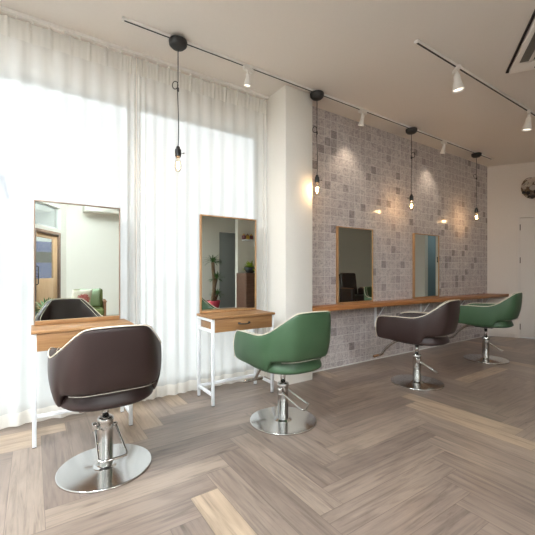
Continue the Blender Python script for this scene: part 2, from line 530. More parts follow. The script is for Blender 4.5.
# slanted far wall: a flush door, then a doorway into a small lit room
MF = frame(6.63, 2.96, DX, DY)
LF = (2.96 - BY) / -DY
DT0, DT1, DZ = 0.475, 1.255, 2.045
OT0, OT1, OZ = 1.98, 2.52, 2.05
wall('wall_far', MF, -0.02, LF + 0.1, -0.1, ZC, 0.07, M['wallgrey'], [(DT0, DT1, -0.1, DZ), (OT0, OT1, -0.1, OZ)])
d1 = structure('door_1', box(B(), DT0 + 0.006, DT1 - 0.006, 0.012, 0.052, 0.008, DZ - 0.006, MF), M['doorpaint'], bevel=0.002)
fr = B()
box(fr, DT0 - 0.025, DT0, -0.008, 0.06, 0, DZ + 0.025, MF); box(fr, DT1, DT1 + 0.025, -0.008, 0.06, 0, DZ + 0.025, MF)
box(fr, DT0, DT1, -0.008, 0.06, DZ, DZ + 0.025, MF)
link('door_frame', fr, M['doorpaint'], d1)
for z in (0.19, 1.32, 1.88):
    bm = B()
    boxc(bm, DT0 + 0.004, 0.0, z, 0.012, 0.024, 0.1, MF)
    link('hinge', bm, M['hinge'], d1)
h = B()
tube(h, [MF @ Vector(p) for p in ((DT1 - 0.06, 0.012, 1.0), (DT1 - 0.06, -0.04, 1.0), (DT1 - 0.17, -0.04, 1.0))], 0.009)
link('door_handle', h, M['steel'], d1)
bb = B()
box(bb, 0.01, DT0 - 0.03, -0.01, 0.0, 0, 0.05, MF); box(bb, DT1 + 0.03, OT0 - 0.01, -0.01, 0.0, 0, 0.05, MF)
box(bb, OT1 + 0.01, LF - 0.02, -0.01, 0.0, 0, 0.05, MF)
structure('baseboard_far', bb, M['doorpaint'])
# little room behind the doorway
nk = B()
box(nk, OT0 - 0.7, OT0 - 0.65, 0.07, 1.7, -0.1, 2.4, MF); box(nk, OT1 + 0.6, OT1 + 0.65, 0.07, 1.7, -0.1, 2.4, MF)
box(nk, OT0 - 0.7, OT1 + 0.65, 1.7, 1.75, -0.1, 2.4, MF)
structure('wall_backroom', nk, M['bluewall'])
structure('trim_2', box(B(), OT0 - 0.7, OT1 + 0.65, 0.07, 1.75, -0.1, -0.002, MF), M['greydoor'])
structure('trim_3', box(B(), OT0 - 0.7, OT1 + 0.65, 0.07, 1.75, 2.4, 2.45, MF), M['plaster'])
lp = thing('ceiling_lamp', 'flat white ceiling lamp in the small blue-grey room behind the doorway', 'lamp', MF @ Vector((OT0 + 0.3, 0.9, 2.4)))
link('lamp_housing', box(B(), -0.2, 0.2, -0.2, 0.2, -0.05, 0.0), M['whiteplastic'], lp)
link('diffuser', box(B(), -0.18, 0.18, -0.18, 0.18, -0.058, -0.05), M['panel'], lp)
sw = thing('wall_switch', 'small dark wall switch beside the lit doorway', 'switch', MF @ Vector((1.86, 0, 1.40)), math.atan2(DY, DX))
link('plate', box(B(), -0.035, 0.035, -0.012, 0.0, -0.06, 0.06), M['blackmetal'], sw, bevel=0.003)
link('rocker', box(B(), -0.018, 0.018, -0.017, -0.012, -0.03, 0.03), M['greymetal'], sw, bevel=0.002)

# back wall and partition
MB = Matrix(((-1, 0, 0, far_x(BY)), (0, -1, 0, BY), (0, 0, 1, 0), (0, 0, 0, 1)))
def bx(x): return far_x(BY) - x
GD0, GD1, GDZ = 4.78, 5.56, 2.36
wall('wall_back', MB, -0.2, far_x(BY) - left_x(BY) + 0.2, -0.1, ZC, 0.14, M['plaster'], [(bx(GD1), bx(GD0), -0.1, GDZ)])
gd = structure('door_2', box(B(), bx(GD1) + 0.005, bx(GD0) - 0.005, 0.02, 0.06, 0.006, GDZ - 0.005, MB), M['greydoor'], bevel=0.002)
h = B()
tube(h, [MB @ Vector(p) for p in ((bx(GD1) + 0.06, 0.02, 1.0), (bx(GD1) + 0.06, -0.035, 1.0), (bx(GD1) + 0.17, -0.035, 1.0))], 0.009)
link('door_handle', h, M['steel'], gd)
PX0 = 4.76
PY = -2.7
structure('wall_partition', box(B(), PX0, far_x(PY) + 0.05, PY - 0.14, PY, 0, ZC), M['plaster'])
structure('trim_4', box(B(), left_x(BY) + 0.35, 3.6, BY, BY + 0.35, 2.62, ZC), M['plaster'])   # boxed beam

# slanted entrance wall
ML = frame(0.70, -3.25, DX, DY, flip=-1)
LT0 = (WY + 3.25) / DY
LT1 = (BY + 3.25) / DY
ET0, ET1, EZ = -0.55, 0.5, 2.04
wall('wall_entrance', ML, LT0 - 0.1, LT1 + 0.1, -0.1, ZC, 0.14, M['plaster'],
     [(ET0, ET1, -0.1, EZ), (ET0, ET1, 2.12, 2.62), (-5.6, -0.95, 0.35, 2.5)])
window('window_4', ML, ET0, ET1, 2.12, 2.62, 0.05, 0.03)
window('window_5', ML, -5.6, -0.95, 0.35, 2.5, 0.05, 0.05, mull=(-4.05, -2.5))  # unseen window added to let in light from behind left
ed = B()
for a, b, c, d in ((ET0, ET0 + 0.07, 0, EZ), (ET1 - 0.07, ET1, 0, EZ), (ET0 + 0.07, ET1 - 0.07, EZ - 0.07, EZ)):
    box(ed, a, b, -0.01, 0.1, c, d, ML)
e1 = structure('door_3', ed, M['doorbrown'], bevel=0.003)
lf = B()
box(lf, ET0 + 0.075, ET0 + 0.14, 0.03, 0.075, 0.01, EZ - 0.075, ML); box(lf, ET1 - 0.24, ET1 - 0.075, 0.03, 0.075, 0.01, EZ - 0.075, ML)
box(lf, ET0 + 0.14, ET1 - 0.24, 0.03, 0.075, EZ - 0.17, EZ - 0.075, ML); box(lf, ET0 + 0.14, ET1 - 0.24, 0.03, 0.075, 0.01, 0.98, ML)
link('door_leaf', lf, M['doortan'], e1, bevel=0.003)
link('pane', box(B(), ET0 + 0.135, ET1 - 0.235, 0.048, 0.054, 0.975, EZ - 0.165, ML), M['glass'], e1)
h = B()
tube(h, [ML @ Vector(p) for p in ((ET0 + 0.12, 0.03, 0.85), (ET0 + 0.12, -0.02, 0.87), (ET0 + 0.12, -0.02, 1.23), (ET0 + 0.12, 0.03, 1.25))], 0.012)
link('door_handle', h, M['blackmetal'], e1)

# ------------------------------------------------------------------ outside
g = B()
box(g, -60, 60, -60, 60, -0.3, -0.12)
structure('ground', g, M['dust'])
def building(label, x0, x1, y0, y1, z1, rows, cols):
    b = thing('building', label, 'building', ((x0 + x1) / 2, (y0 + y1) / 2, -0.12))
    w, d = (x1 - x0) / 2, (y1 - y0) / 2
    link('wall', box(B(), -w, w, -d, d, 0, z1), M['paleblock'], b)
    rf = B()
    loft(rf, [[Vector((x * s, y * s, z)) for x, y in ((-w, -d), (w, -d), (w, d), (-w, d))] for s, z in ((1.05, z1), (1.05, z1 + 0.25), (0.6, z1 + 1.4))])
    link('roof', rf, M['roofblue'], b)
    for r in range(rows):
        for c in range(cols):
            x = -w + (c + 0.5) * 2 * w / cols
            z = 1.2 + r * 3.0
            f = link('window_frame', box(B(), x - 0.7, x + 0.7, -d - 0.06, -d, z - 0.1, z + 1.5), M['alu'], b)
            link('pane', box(B(), x - 0.62, x + 0.62, -d - 0.075, -d - 0.06, z, z + 1.4), M['roofblue'], f)
    return b
building('pale two-storey house with a grey roof across the street, seen faintly through the left sheer', -9.0, -1.5, 24, 31, 6.4, 2, 3)
van = thing('parked_van', 'blue van parked outside the entrance door, seen in the left mirror', 'van', (0.7, -8.4, -0.12), rad(-20))
vb = B()
loft(vb, [[Vector((x, y * s, z)) for x, y in ((-1.7, -0.78), (1.7, -0.78), (1.7, 0.78), (-1.7, 0.78))] for s, z in ((0.94, 0.28), (1.0, 0.5), (1.0, 1.3), (0.9, 2.25))])
link('body', vb, M['bluepaint'], van, bevel=0.08)
for s in (-1, 1):
    link('side_window', box(B(), -1.3, 1.2, s * 0.74 - 0.02, s * 0.74 + 0.02, 1.35, 1.9), M['darkglass'], van)
    for x in (-1.05, 1.05):
        wv = B()
        lathe(wv, [(0.2, -0.09), (0.3, -0.09), (0.3, 0.09), (0.2, 0.09)], 20, M=Matrix.Translation((x, s * 0.72, 0.3)) @ Matrix.Rotation(PI / 2, 4, 'X'))
        link('wheel', wv, M['rubber'], van)

# ------------------------------------------------------------------ sheer curtains
CY = 3.065
def curtain(label, x0, x1, gather, seed):
    rng = random.Random(seed)
    root = thing('sheer_curtain', label, 'curtain', (0, 0, 0))
    # arc position -> x, denser where gathered
    xs = []
    nfold = []
    ph = 0.0
    x = x0
    step = 0.006
    phs = [rng.uniform(0, 6.28) for _ in range(6)]
    while x <= x1 + 1e-6:
        dens = 1.0
        for gx, gw, gs in gather:
            dens += gs * math.exp(-((x - gx) / gw) ** 2)
        wl = 0.105 * (1 + 0.25 * math.sin(2.1 * x + phs[0]))
        st = step / (0.6 + 0.4 * dens)
        ph += 2 * PI * st / wl * dens
        xs.append((x, ph, dens))
        x += st
    zs = [0.025, 0.06, 0.12, 0.4, 0.8, 1.2, 1.6, 2.0, 2.4, 2.65, 2.78, 2.86, 2.92]
    def pt(x, ph, dens, z):
        q = z / 2.92
        amp = 0.009 + 0.006 * (1 - q)
        y = amp * math.sin(ph + 0.25 * math.sin(1.3 * q + phs[1] + x * 3)) + 0.010 * math.sin(0.37 * ph + phs[2] + 0.8 * (1 - q)) * (1 - q * 0.6)
        if z > 2.7:      # pinch pleats: sharp pleat tips with flat cloth between
            k = (z - 2.7) / 0.22
            s = math.sin(ph)
            y = y * (1 - k) + k * (0.018 * (abs(s) ** 6) * (-1 if s > 0 else 0.3))
        dx = 0.006 * math.sin(ph * 0.5 + phs[3]) * (1 - q)
        return Vector((x + dx, CY + y, z))
    def sheet(z_list):
        bm = B()
        rows = [[bm.verts.new(pt(a, b, c, z)) for a, b, c in xs] for z in z_list]
        for r0, r1 in zip(rows[:-1], rows[1:]):
            for i in range(len(xs) - 1):
                bm.faces.new((r0[i], r0[i + 1], r1[i + 1], r1[i]))
        return bm
    link('cloth', sheet(zs[2:-2]), M['sheer'], root, smooth=True)
    link('hem', sheet(zs[:3]), M['hem'], root, smooth=True)
    link('heading', sheet(zs[-3:]), M['heading'], root, smooth=True)
    return root
curtain('white sheer curtain hanging behind the left desk, from the frame edge to the gathered join', -3.6, 0.721, [(0.72, 0.07, 1.6)], 3)
curtain('white sheer curtain hanging between the gathered join and the white pier', 0.727, 2.05, [(0.72, 0.08, 1.6), (2.04, 0.08, 1.6)], 5)
rl = thing('curtain_rail', 'slim white ceiling curtain rail carrying both sheer curtains', 'rail', (0, 0, 0))
link('track', box(B(), -3.6, 2.06, CY - 0.014, CY + 0.014, 2.945, ZC), M['whiteplastic'], rl)
gl = B()
for i in range(56):
    boxc(gl, -3.5 + i * 0.1, CY, 2.938, 0.012, 0.01, 0.03)
o = link('glider', gl, M['whiteplastic'], rl); o['kind'] = 'stuff'

# ------------------------------------------------------------------ styling desks
def desk(label, x0, x1):
    w = x1 - x0
    yf, yr = 2.67, 2.99
    d = thing('styling_desk', label, 'desk', (x0, 0, 0))
    t = 0.024
    for x in (0.0, w - t):
        for y in (yf, yr - t):
            link('leg', box(B(), x, x + t, y, y + t, 0.004, 0.725), M['whitemetal'], d, bevel=0.002)
            link('foot_pad', box(B(), x + 0.002, x + t - 0.002, y + 0.002, y + t - 0.002, 0.0, 0.004), M['blackmetal'], d)
        for z, nm in ((0.08, 'side_stretcher'), (0.61, 'side_rail'), (0.7, 'side_rail')):
            link(nm, box(B(), x + 0.001, x + t - 0.001, yf + t, yr - t, z, z + 0.022), M['whitemetal'], d, bevel=0.002)
    link('rear_stretcher', box(B(), t, w - t, yr - t + 0.001, yr - 0.001, 0.08, 0.104), M['whitemetal'], d, bevel=0.002)
    link('desktop', box(B(), -0.006, w + 0.006, yf - 0.012, yr, 0.725, 0.745), M['oak'], d, bevel=0.002)
    bm = B()
    box(bm, t + 0.002, w - t - 0.002, yf + 0.012, yr - 0.03, 0.612, 0.725)
    link('drawer_box', bm, M['oak'], d, bevel=0.002)
    dr = link('drawer_front', box(B(), t + 0.001, w - t - 0.001, yf - 0.006, yf + 0.012, 0.612, 0.723), M['oak'], d, bevel=0.002)
    hb = B()
    c = w / 2 - 0.01
    tube(hb, spline([(c - 0.05, yf - 0.006, 0.675), (c - 0.045, yf - 0.024, 0.672), (c, yf - 0.03, 0.668), (c + 0.045, yf - 0.024, 0.672), (c + 0.05, yf - 0.006, 0.675)], 13), 0.0055)
    for s in (-1, 1): boxc(hb, c + s * 0.05, yf - 0.008, 0.675, 0.022, 0.004, 0.016)
    link('handle', hb, M['blackmetal'], dr, smooth=True)
    return d
desk('oak desk on white metal legs at the far left, holding the thin taupe-framed mirror', -0.005, 0.605)
desk('oak desk on white metal legs beside the white pier, its dark handle in view', 1.235, 1.86)

def mirror(name, label, x0, x1, z0, z1, y, fw, depth, mat, cat='mirror', bottom=None, bmat=None):
    m = thing(name, label, cat, ((x0 + x1) / 2, y, z0))
    w = (x1 - x0) / 2
    h = z1 - z0
    fb = bottom or fw
    bm = B()
    box(bm, -w, -w + fw, -depth, 0, 0, h); box(bm, w - fw, w, -depth, 0, 0, h)
    box(bm, -w + fw, w - fw, -depth, 0, h - fw, h)
    if bmat is None: box(bm, -w + fw, w - fw, -depth, 0, 0, fb)
    link('frame', bm, mat, m, bevel=0.001)
    if bmat is not None: link('bottom_rail', box(B(), -w + fw, w - fw, -depth, 0, 0, fb), bmat, m, bevel=0.001)
    link('glass', box(B(), -w + fw - 0.001, w - fw + 0.001, -depth + 0.008, -depth + 0.012, fb - 0.001, h - fw + 0.001), M['mirror'], m)
    link('backing', box(B(), -w + fw, w - fw, -depth + 0.012, -0.002, fb, h - fw), M['blackmetal'], m)
    return m
mirror('standing_mirror', 'tall mirror in a thin taupe frame standing on the far left desk', 0.002, 0.573, 0.746, 1.625, 2.966, 0.009, 0.03, M['taupe'], bottom=0.03, bmat=M['oak']).rotation_euler.z = rad(1.9)
mirror('standing_mirror', 'oak-framed mirror standing on the desk beside the white pier', 1.25, 1.842, 0.746, 1.64, 2.975, 0.012, 0.03, M['frameoak'], bottom=0.02)
mirror('wall_mirror', 'oak-framed mirror on the tiled wall nearest the white pier', 2.947, 3.565, 0.746, 1.655, TY, 0.011, 0.035, M['frameoak'])
mirror('wall_mirror', 'narrower-looking oak-framed mirror on the tiled wall toward the far corner', 4.44, 5.06, 0.746, 1.665, TY, 0.011, 0.035, M['frameoak'])

# ------------------------------------------------------------------ wall counter
ct = thing('wall_counter', 'long narrow oak counter running along the tiled wall to the far corner', 'counter', (2.42, 0, 0))
bm = B()
pts = [(0.002, TY), (0.002, 2.765), (6.80 - 2.42, 2.69), (6.61 - 2.42, TY)]
loft(bm, [[Vector((x, y, z)) for x, y in pts] for z in (0.698, 0.744)])
link('countertop', bm, M['counteroak'], ct, bevel=0.003)
for x in (2.66, 3.645, 4.64, 5.6, 6.42):
    bm = B()
    box(bm, x - 2.435, x - 2.405, TY - 0.012, TY, 0.42, 0.69)
    box(bm, x - 2.435, x - 2.405, TY - 0.17, TY, 0.686, 0.698)
    tube(bm, [(x - 2.42, TY - 0.01, 0.5), (x - 2.42, TY - 0.14, 0.688)], 0.006)
    link('bracket', bm, M['whitemetal'], ct)

# ------------------------------------------------------------------ styling chairs
RIM_H = [(-0.240, 0.300, 0.652), (-0.262, 0.240, 0.668), (-0.276, 0.12, 0.676), (-0.281, 0.01, 0.677), (-0.280, -0.07, 0.679), (-0.276, -0.13, 0.688),
         (-0.258, -0.20, 0.716), (-0.222, -0.262, 0.762), (-0.166, -0.338, 0.828), (-0.128, -0.362, 0.845), (-0.06, -0.373, 0.850), (0, -0.376, 0.851)]
BOT_H = [(-0.243, 0.292, 0.440), (-0.250, 0.225, 0.438), (-0.252, 0.12, 0.436), (-0.252, 0.02, 0.433), (-0.250, -0.07, 0.429),
         (-0.247, -0.125, 0.428), (-0.244, -0.155, 0.452), (-0.240, -0.185, 0.499), (-0.222, -0.238, 0.514), (-0.155, -0.305, 0.518), (-0.07, -0.322, 0.520), (0, -0.325, 0.521)]
def mirror_pts(p): return p + [(-x, y, z) for x, y, z in p[-2::-1]]
NS = 67
RIM = spline(mirror_pts(RIM_H), NS)
BOT = spline(mirror_pts(BOT_H), NS)
def normals(c):
    out = []
    for i in range(len(c)):
        t = c[min(i + 1, len(c) - 1)] - c[max(i - 1, 0)]
        n = Vector((-t.y, t.x, 0))
        n.normalize()
        out.append(-n if n.dot(Vector((c[i].x, c[i].y - 0.05, 0))) < 0 else n)
    # make sure they point outward consistently
    return out
NRM = normals(RIM)
TH = 0.046
def section(i):
    a, b, n = BOT[i], RIM[i], NRM[i]
    up = Vector((0, 0, 1))
    hh = b.z - a.z
    L = lambda t: a.lerp(b, t)
    return [a - n * 0.012, a + n * 0.002 + up * 0.010, L(0.3) + n * 0.015, L(0.62) + n * 0.014, L(0.9) + n * 0.004,
            b - up * 0.004, b - n * 0.010 + up * 0.003, b - n * (TH - 0.012) + up * 0.001, b - n * TH - up * 0.010,
            L(0.75) - n * TH, L(0.35) - n * (TH + 0.002), a - n * TH + up * 0.012]
def superring(z, rx, yb, yf, n=40, ex=2.6, tilt=0.0):
    out = []
    for k in range(n):
        a = 2 * PI * k / n
        c, s = math.cos(a), math.sin(a)
        x = rx * math.copysign(abs(c) ** (2 / ex), c)
        y0 = math.copysign(abs(s) ** (2 / ex), s)
        y = y0 * (yf if y0 > 0 else yb)
        out.append(Vector((x, y, z + max(0.0, y + 0.05) * tilt)))
    return out

def make_chair(label, lm, group):
    t = thing('styling_chair', label, 'chair', (0, 0, 0), 0, group)
    bm = B()
    secs = [section(i) for i in range(NS)]
    def cap(sec, d):
        c = sum(sec, Vector()) / len(sec)
        return [c + (p - c) * 0.86 + Vector((0, d, 0)) for p in sec]
    secs = [cap(secs[0], 0.018)] + secs + [cap(secs[-1], 0.018)]
    loft(bm, secs)
    sh = link('shell', bm, lm, t, smooth=True, subsurf=1)
    pb = B()
    tube(pb, [RIM[i] - NRM[i] * 0.002 + Vector((0, 0, 0.004)) for i in range(NS)], 0.0034)
    tube(pb, [RIM[i] - NRM[i] * (TH - 0.004) + Vector((0, 0, 0.001)) for i in range(NS)], 0.0020)
    for i in (0, NS - 1):
        s = section(i)
        tube(pb, [s[1] + Vector((0, 0.02, 0)) * 0.8, s[3] + Vector((0, 0.012, 0)), s[5] + Vector((0, 0.004, 0))], 0.0035)
    link('piping', pb, M['cream'], sh, smooth=True)
    sb = B()
    i0, i1 = 25, NS - 26
    tube(sb, [BOT[i] + NRM[i] * 0.004 + Vector((0, 0, 0.004)) for i in range(i0, i1 + 1)], 0.0018)
    link('slot_piping', sb, M['slotpiping'], sh, smooth=True)
    bw = B()
    loft(bw, [superring(z, 0.247 * s, 0.305 * sb_, 0.285 * s, tilt=tl) for z, s, sb_, tl in
              ((0.525, 0.90, 0.85, 0.0), (0.492, 0.95, 0.885, 0.0), (0.465, 0.985, 0.92, 0.0), (0.449, 1.0, 0.945, 0.01), (0.436, 0.99, 0.945, 0.015), (0.426, 0.94, 0.90, 0.02), (0.418, 0.76, 0.74, 0.02), (0.416, 0.3, 0.3, 0.02))])
    link('seat_base', bw, lm, t, smooth=True)
    cu = B()
    loft(cu, [superring(z, 0.226 * s, 0.27 * s, 0.30 * s) for z, s in ((0.45, 0.9), (0.465, 1.0), (0.50, 1.0), (0.517, 0.97), (0.527, 0.85), (0.533, 0.4))])
    link('seat_cushion', cu, lm, t, smooth=True)
    mp = B()
    box(mp, -0.1, 0.1, -0.1, 0.1, 0.396, 0.420)
    link('mounting_plate', mp, M['blackmetal'], t, bevel=0.004)
    bs = B()
    lathe(bs, [(0.246, 0.0), (0.25, 0.002), (0.25, 0.010), (0.248, 0.012), (0.244, 0.0125), (0.07, 0.0135), (0.062, 0.015), (0.056, 0.022), (0.047, 0.026)], 72)
    link('base_disc', bs, M['disc'], t, smooth=True)
    pc = B()
    lathe(pc, [(0.040, 0.02), (0.040, 0.262), (0.043, 0.264), (0.043, 0.284), (0.038, 0.29), (0.022, 0.292)], 32)
    link('pump_cylinder', pc, M['steel'], t, smooth=True, bevel=0.001)
    rd = B()
    lathe(rd, [(0.019, 0.285), (0.019, 0.398)], 24)
    link('piston', rd, M['chrome'], t, smooth=True)
    lv = B()
    zt = 0.235
    pts = spline([(-0.052, 0.0, zt), (-0.058, -0.03, zt - 0.02), (-0.068, -0.13, zt - 0.085), (-0.072, -0.165, zt - 0.105)], 9)
    pts += [Vector((-0.062, -0.182, zt - 0.110)), Vector((-0.03, -0.186, zt - 0.11)), Vector((0.03, -0.186, zt - 0.11)), Vector((0.062, -0.182, zt - 0.110))]
    pts += [Vector((-p.x, p.y, p.z)) for p in pts[8::-1]]
    tube(lv, pts, 0.0065, 10)
    for s in (-1, 1):
        lathe(lv, [(0.011, 0.038), (0.011, 0.062)], 12, M=Matrix.Translation((0, 0, zt)) @ Matrix.Rotation(s * PI / 2, 4, 'Y'))
    link('pump_lever', lv, M['chrome'], t, smooth=True)
    ck = B()
    boxc(ck, -0.058, 0.004, zt + 0.005, 0.026, 0.036, 0.05)
    link('lever_bracket', ck, M['steel'], t, bevel=0.006)
    fr_ = B()
    fp = spline([(0, 0.08, 0.405), (0, 0.22, 0.385), (0, 0.33, 0.30), (0, 0.39, 0.225), (0, 0.43, 0.20)], 15)
    tube(fr_, fp, 0.013, 10)
    ft = link('footrest_stem', fr_, M['steel'], t, smooth=True)
    tb = B()
    tube(tb, [(-0.095, 0.43, 0.20), (-0.09, 0.43, 0.20), (0.09, 0.43, 0.20), (0.095, 0.43, 0.20)], 0.014, 12, radii=[0.010, 0.014, 0.014, 0.010])
    link('footrest_bar', tb, M['brownreflect'] if lm is M['darkleather'] else M['steel'], ft, smooth=True)  # dark chairs' bar has a brown reflection in its colour
    return t

def place(ch, x, y, rz, lever, dz=0.0):
    ch.location = (x, y, 0)
    ch.rotation_euler = (0, 0, rz)
    for k in kids(ch):
        n = k.name.split('.')[0]
        if n in ('pump_lever', 'lever_bracket'): k.rotation_euler = (0, 0, lever - rz)
        if n in ('shell', 'seat_base', 'seat_cushion', 'mounting_plate', 'footrest_stem'): k.location.z = dz
GR = None
dk = make_chair('dark brown leather swivel chair nearest the camera, in front of the far left desk', M['darkleather'], GR)
gn = make_chair('green leather swivel chair in front of the desk beside the white pier', M['greenleather'], GR)
dk2 = copy_tree(dk); dk2['label'] = 'dark brown leather swivel chair facing the oak wall counter'
gn2 = copy_tree(gn); gn2['label'] = 'green leather swivel chair at the far end of the oak counter, near the plain door'
for c in (dk, gn, dk2, gn2): c['group'] = 'styling chairs with piped leather shells'
place(dk, 0.347, 2.19, rad(0), rad(4), 0.0)
place(gn, 1.566, 2.128, rad(0), rad(36))
place(dk2, 3.225, 2.10, rad(8), rad(48), 0.004)
place(gn2, 4.82, 2.17, rad(8), rad(45), 0.02)

# ------------------------------------------------------------------ lighting tracks, spots, pendants
def track(label, x0, x1, y):
    t = thing('lighting_track', label, 'lighting track', ((x0 + x1) / 2, y, ZC))
    w = (x1 - x0) / 2
    bm = B()
    box(bm, -w, w, -0.015, -0.009, -0.02, 0); box(bm, -w, w, 0.009, 0.015, -0.02, 0); box(bm, -w, w, -0.009, 0.009, -0.004, 0)
    link('rail', bm, M['whiteplastic'], t)
    link('slot', box(B(), -w + 0.005, w - 0.005, -0.009, 0.009, -0.018, -0.004), M['blackmetal'], t)
    for s in (-1, 1): link('end_cap', boxc(B(), s * (w + 0.006), 0, -0.011, 0.012, 0.036, 0.022), M['whiteplastic'], t)
    return t
TRY, TR2 = 2.70, 1.66
track('long white ceiling track near the tiled wall, carrying the dark pendants', 0.55, 6.2, TRY)
track('white ceiling track over the middle of the room, right of the photo', 2.55, 4.95, TR2)

def spot(label, x, y, tilt, rz):
    s = 0.68 if y == TRY else 1.0
    t = thing('track_spotlight', label, 'spotlight', (x, y, ZC - 0.02), rz)
    link('adapter', box(B(), -0.055, 0.055, -0.016, 0.016, -0.034, 0.0), M['whiteplastic'], t, bevel=0.003)
    st = B()
    lathe(st, [(0.012, -0.06), (0.012, -0.034)], 14)
    boxc(st, 0, 0, -0.065, 0.03, 0.03, 0.022)
    link('knuckle', st, M['whiteplastic'], t)
    R = Matrix.Translation((0, 0, -0.066)) @ Matrix.Rotation(tilt, 4, 'X')
    hd = B()
    lathe(hd, [(0.018 * s, 0.0), (0.026 * s, -0.006), (0.03 * s, -0.05 * s), (0.05 * s, -0.135 * s), (0.052 * s, -0.142 * s), (0.047 * s, -0.142 * s), (0.04 * s, -0.12 * s)], 28, cap1=False, M=R)
    h = link('lamp_head', hd, M['whiteplastic'], t, smooth=True)
    ln = B()
    lathe(ln, [(0.0405 * s, -0.128 * s), (0.042 * s, -0.124 * s)], 28, M=R)
    link('lens', ln, M['spotlens'], h)
    ld = bpy.data.lights.new('spot_beam', 'SPOT')
    ld.energy = 7; ld.color = (1.0, 0.84, 0.64); ld.spot_size = rad(84); ld.spot_blend = 0.8; ld.shadow_soft_size = 0.03
    lo = bpy.data.objects.new('spot_beam', ld)
    COL.objects.link(lo); lo.parent = t
    lo.matrix_local = R @ Matrix.Translation((0, 0, -0.15 * s))
    return t
SG = 'white spotlights on the ceiling tracks'
for lab, x, y, ti, rz in (
        ('small white track spotlight near the curtain, left of the pendants on the tiled wall', 1.60, TRY, 0.12, 0.2),
        ('small white track spotlight between the first and second pendants of the tiled wall', 3.11, TRY, 0.25, 0.0),
        ('small white track spotlight between the second and third pendants of the tiled wall', 4.79, TRY, 0.25, 0.0),
        ('large-looking white spotlight at upper right, the left one on the middle track', 3.15, TR2, -0.10, 0.9),
        ('white spotlight at the right edge of the photo on the middle track', 4.70, TR2, 0.12, 0.3)):
    spot(lab, x, y, ti, rz).__setitem__('group', SG)

def pendant(label, x, y, rz, loop_z, power):
    t = thing('pendant_lamp', label, 'pendant lamp', (x, y, 0), rz, 'bare-bulb pendants with dark canopies')
    top = ZC - 0.02
    cn = B()
    lathe(cn, [(0.0705, top), (0.072, top - 0.006), (0.068, top - 0.034), (0.05, top - 0.052), (0.012, top - 0.06)], 32)
    link('canopy', cn, M['blackmetal'], t, smooth=True)
    co = B()
    sw_ = lambda z: 0.004 * math.sin(z * 9.0)
    pts = [Vector((sw_(z) * (1 if z < loop_z else 0), 0, z)) for z in [2.105 + (top - 0.055 - 2.105) * i / 24 for i in range(25)]]
    tube(co, pts, 0.0036, 8)
    lp_ = [Vector((-0.022 + 0.022 * math.cos(a), 0.006 * math.sin(a), loop_z + 0.034 * math.sin(a))) for a in [2 * PI * k / 20 for k in range(20)]]
    tube(co, lp_, 0.0036, 8, closed=True)
    boxc(co, 0.0, 0, loop_z - 0.034, 0.014, 0.014, 0.03)
    link('cord', co, M['blackmetal'], t, smooth=True)
    so = B()
    lathe(so, [(0.006, 2.118), (0.014, 2.112), (0.016, 2.098), (0.024, 2.088), (0.0255, 2.05), (0.023, 2.036), (0.019, 2.03)], 24)
    sk = link('socket', so, M['blackmetal'], t, smooth=True)
    ky = B()
    tube(ky, [(0.02, 0, 2.062), (0.042, 0, 2.062), (0.043, 0, 2.062), (0.05, 0, 2.062)], 0.004, 8, radii=[0.003, 0.003, 0.007, 0.007])
    link('key_switch', ky, M['greymetal'], sk, smooth=True)
    bu = B()
    lathe(bu, [(0.013, 2.03), (0.015, 2.015), (0.024, 1.985), (0.029, 1.96), (0.027, 1.938), (0.019, 1.922), (0.008, 1.915), (0.003, 1.914)], 24)
    bl = link('bulb', bu, M['bulbglass'], t, smooth=True)
    fi = B()
    zig = [Vector((0.010 * math.cos(a), 0.010 * math.sin(a), 1.945 + (0.045 if k % 2 else 0.0))) for k, a in enumerate([2 * PI * q / 10 for q in range(10)])]
    tube(fi, zig, 0.0016, 6, closed=True)
    link('filament', fi, M['filament'], bl)
    pl = bpy.data.lights.new('bulb_glow', 'POINT')
    pl.energy = power; pl.color = (1.0, 0.66, 0.36); pl.shadow_soft_size = 0.012
    po = bpy.data.objects.new('bulb_glow', pl)
    COL.objects.link(po); po.parent = t; po.location = (0, 0, 1.965)
    return t
pendant('bare-bulb pendant hanging in front of the sheer curtain', 0.955, TRY, -0.5, 2.60, 1.5)
pendant('bare-bulb pendant beside the white pier', 2.42, TRY, -0.6, 2.58, 1.5)
pendant('bare-bulb pendant in the middle of the tiled wall', 4.03, TRY, 2.6, 2.62, 2.6)
pendant('bare-bulb pendant nearest the far corner', 5.70, TRY, -0.6, 2.60, 2.8)

# ceiling cassette air conditioner (its corner shows at the top right)
ac = thing('ceiling_air_conditioner', 'square white ceiling air conditioner with a dark gap around it, top right', 'air conditioner',
           (3.63 + 0.45 * DX - 0.45 * -DY, 1.45 + 0.45 * DY - 0.45 * DX, ZC), math.atan2(DY, DX))
fm = B()
for a, b, c, d in ((-0.44, 0.44, -0.44, -0.30), (-0.44, 0.44, 0.30, 0.44), (-0.44, -0.30, -0.30, 0.30), (0.30, 0.44, -0.30, 0.30)):
    box(fm, a, b, c, d, -0.035, -0.012)
link('panel', fm, M['whiteplastic'], ac, bevel=0.004)
sg = B()
for a, b, c, d in ((-0.46, 0.46, -0.46, -0.445), (-0.46, 0.46, 0.445, 0.46), (-0.46, -0.445, -0.445, 0.445), (0.445, 0.46, -0.445, 0.445)):
    box(sg, a, b, c, d, -0.014, 0.0)
link('dark_surround', sg, M['seed'], ac)  # dark strip running around the panel
link('body', box(B(), -0.42, 0.42, -0.42, 0.42, -0.012, 0.0), M['blackmetal'], ac)
gr_ = B()
for k in range(15):
    boxc(gr_, 0, -0.28 + k * 0.04, -0.026, 0.58, 0.024, 0.006)
boxc(gr_, 0, 0, -0.023, 0.02, 0.58, 0.008)
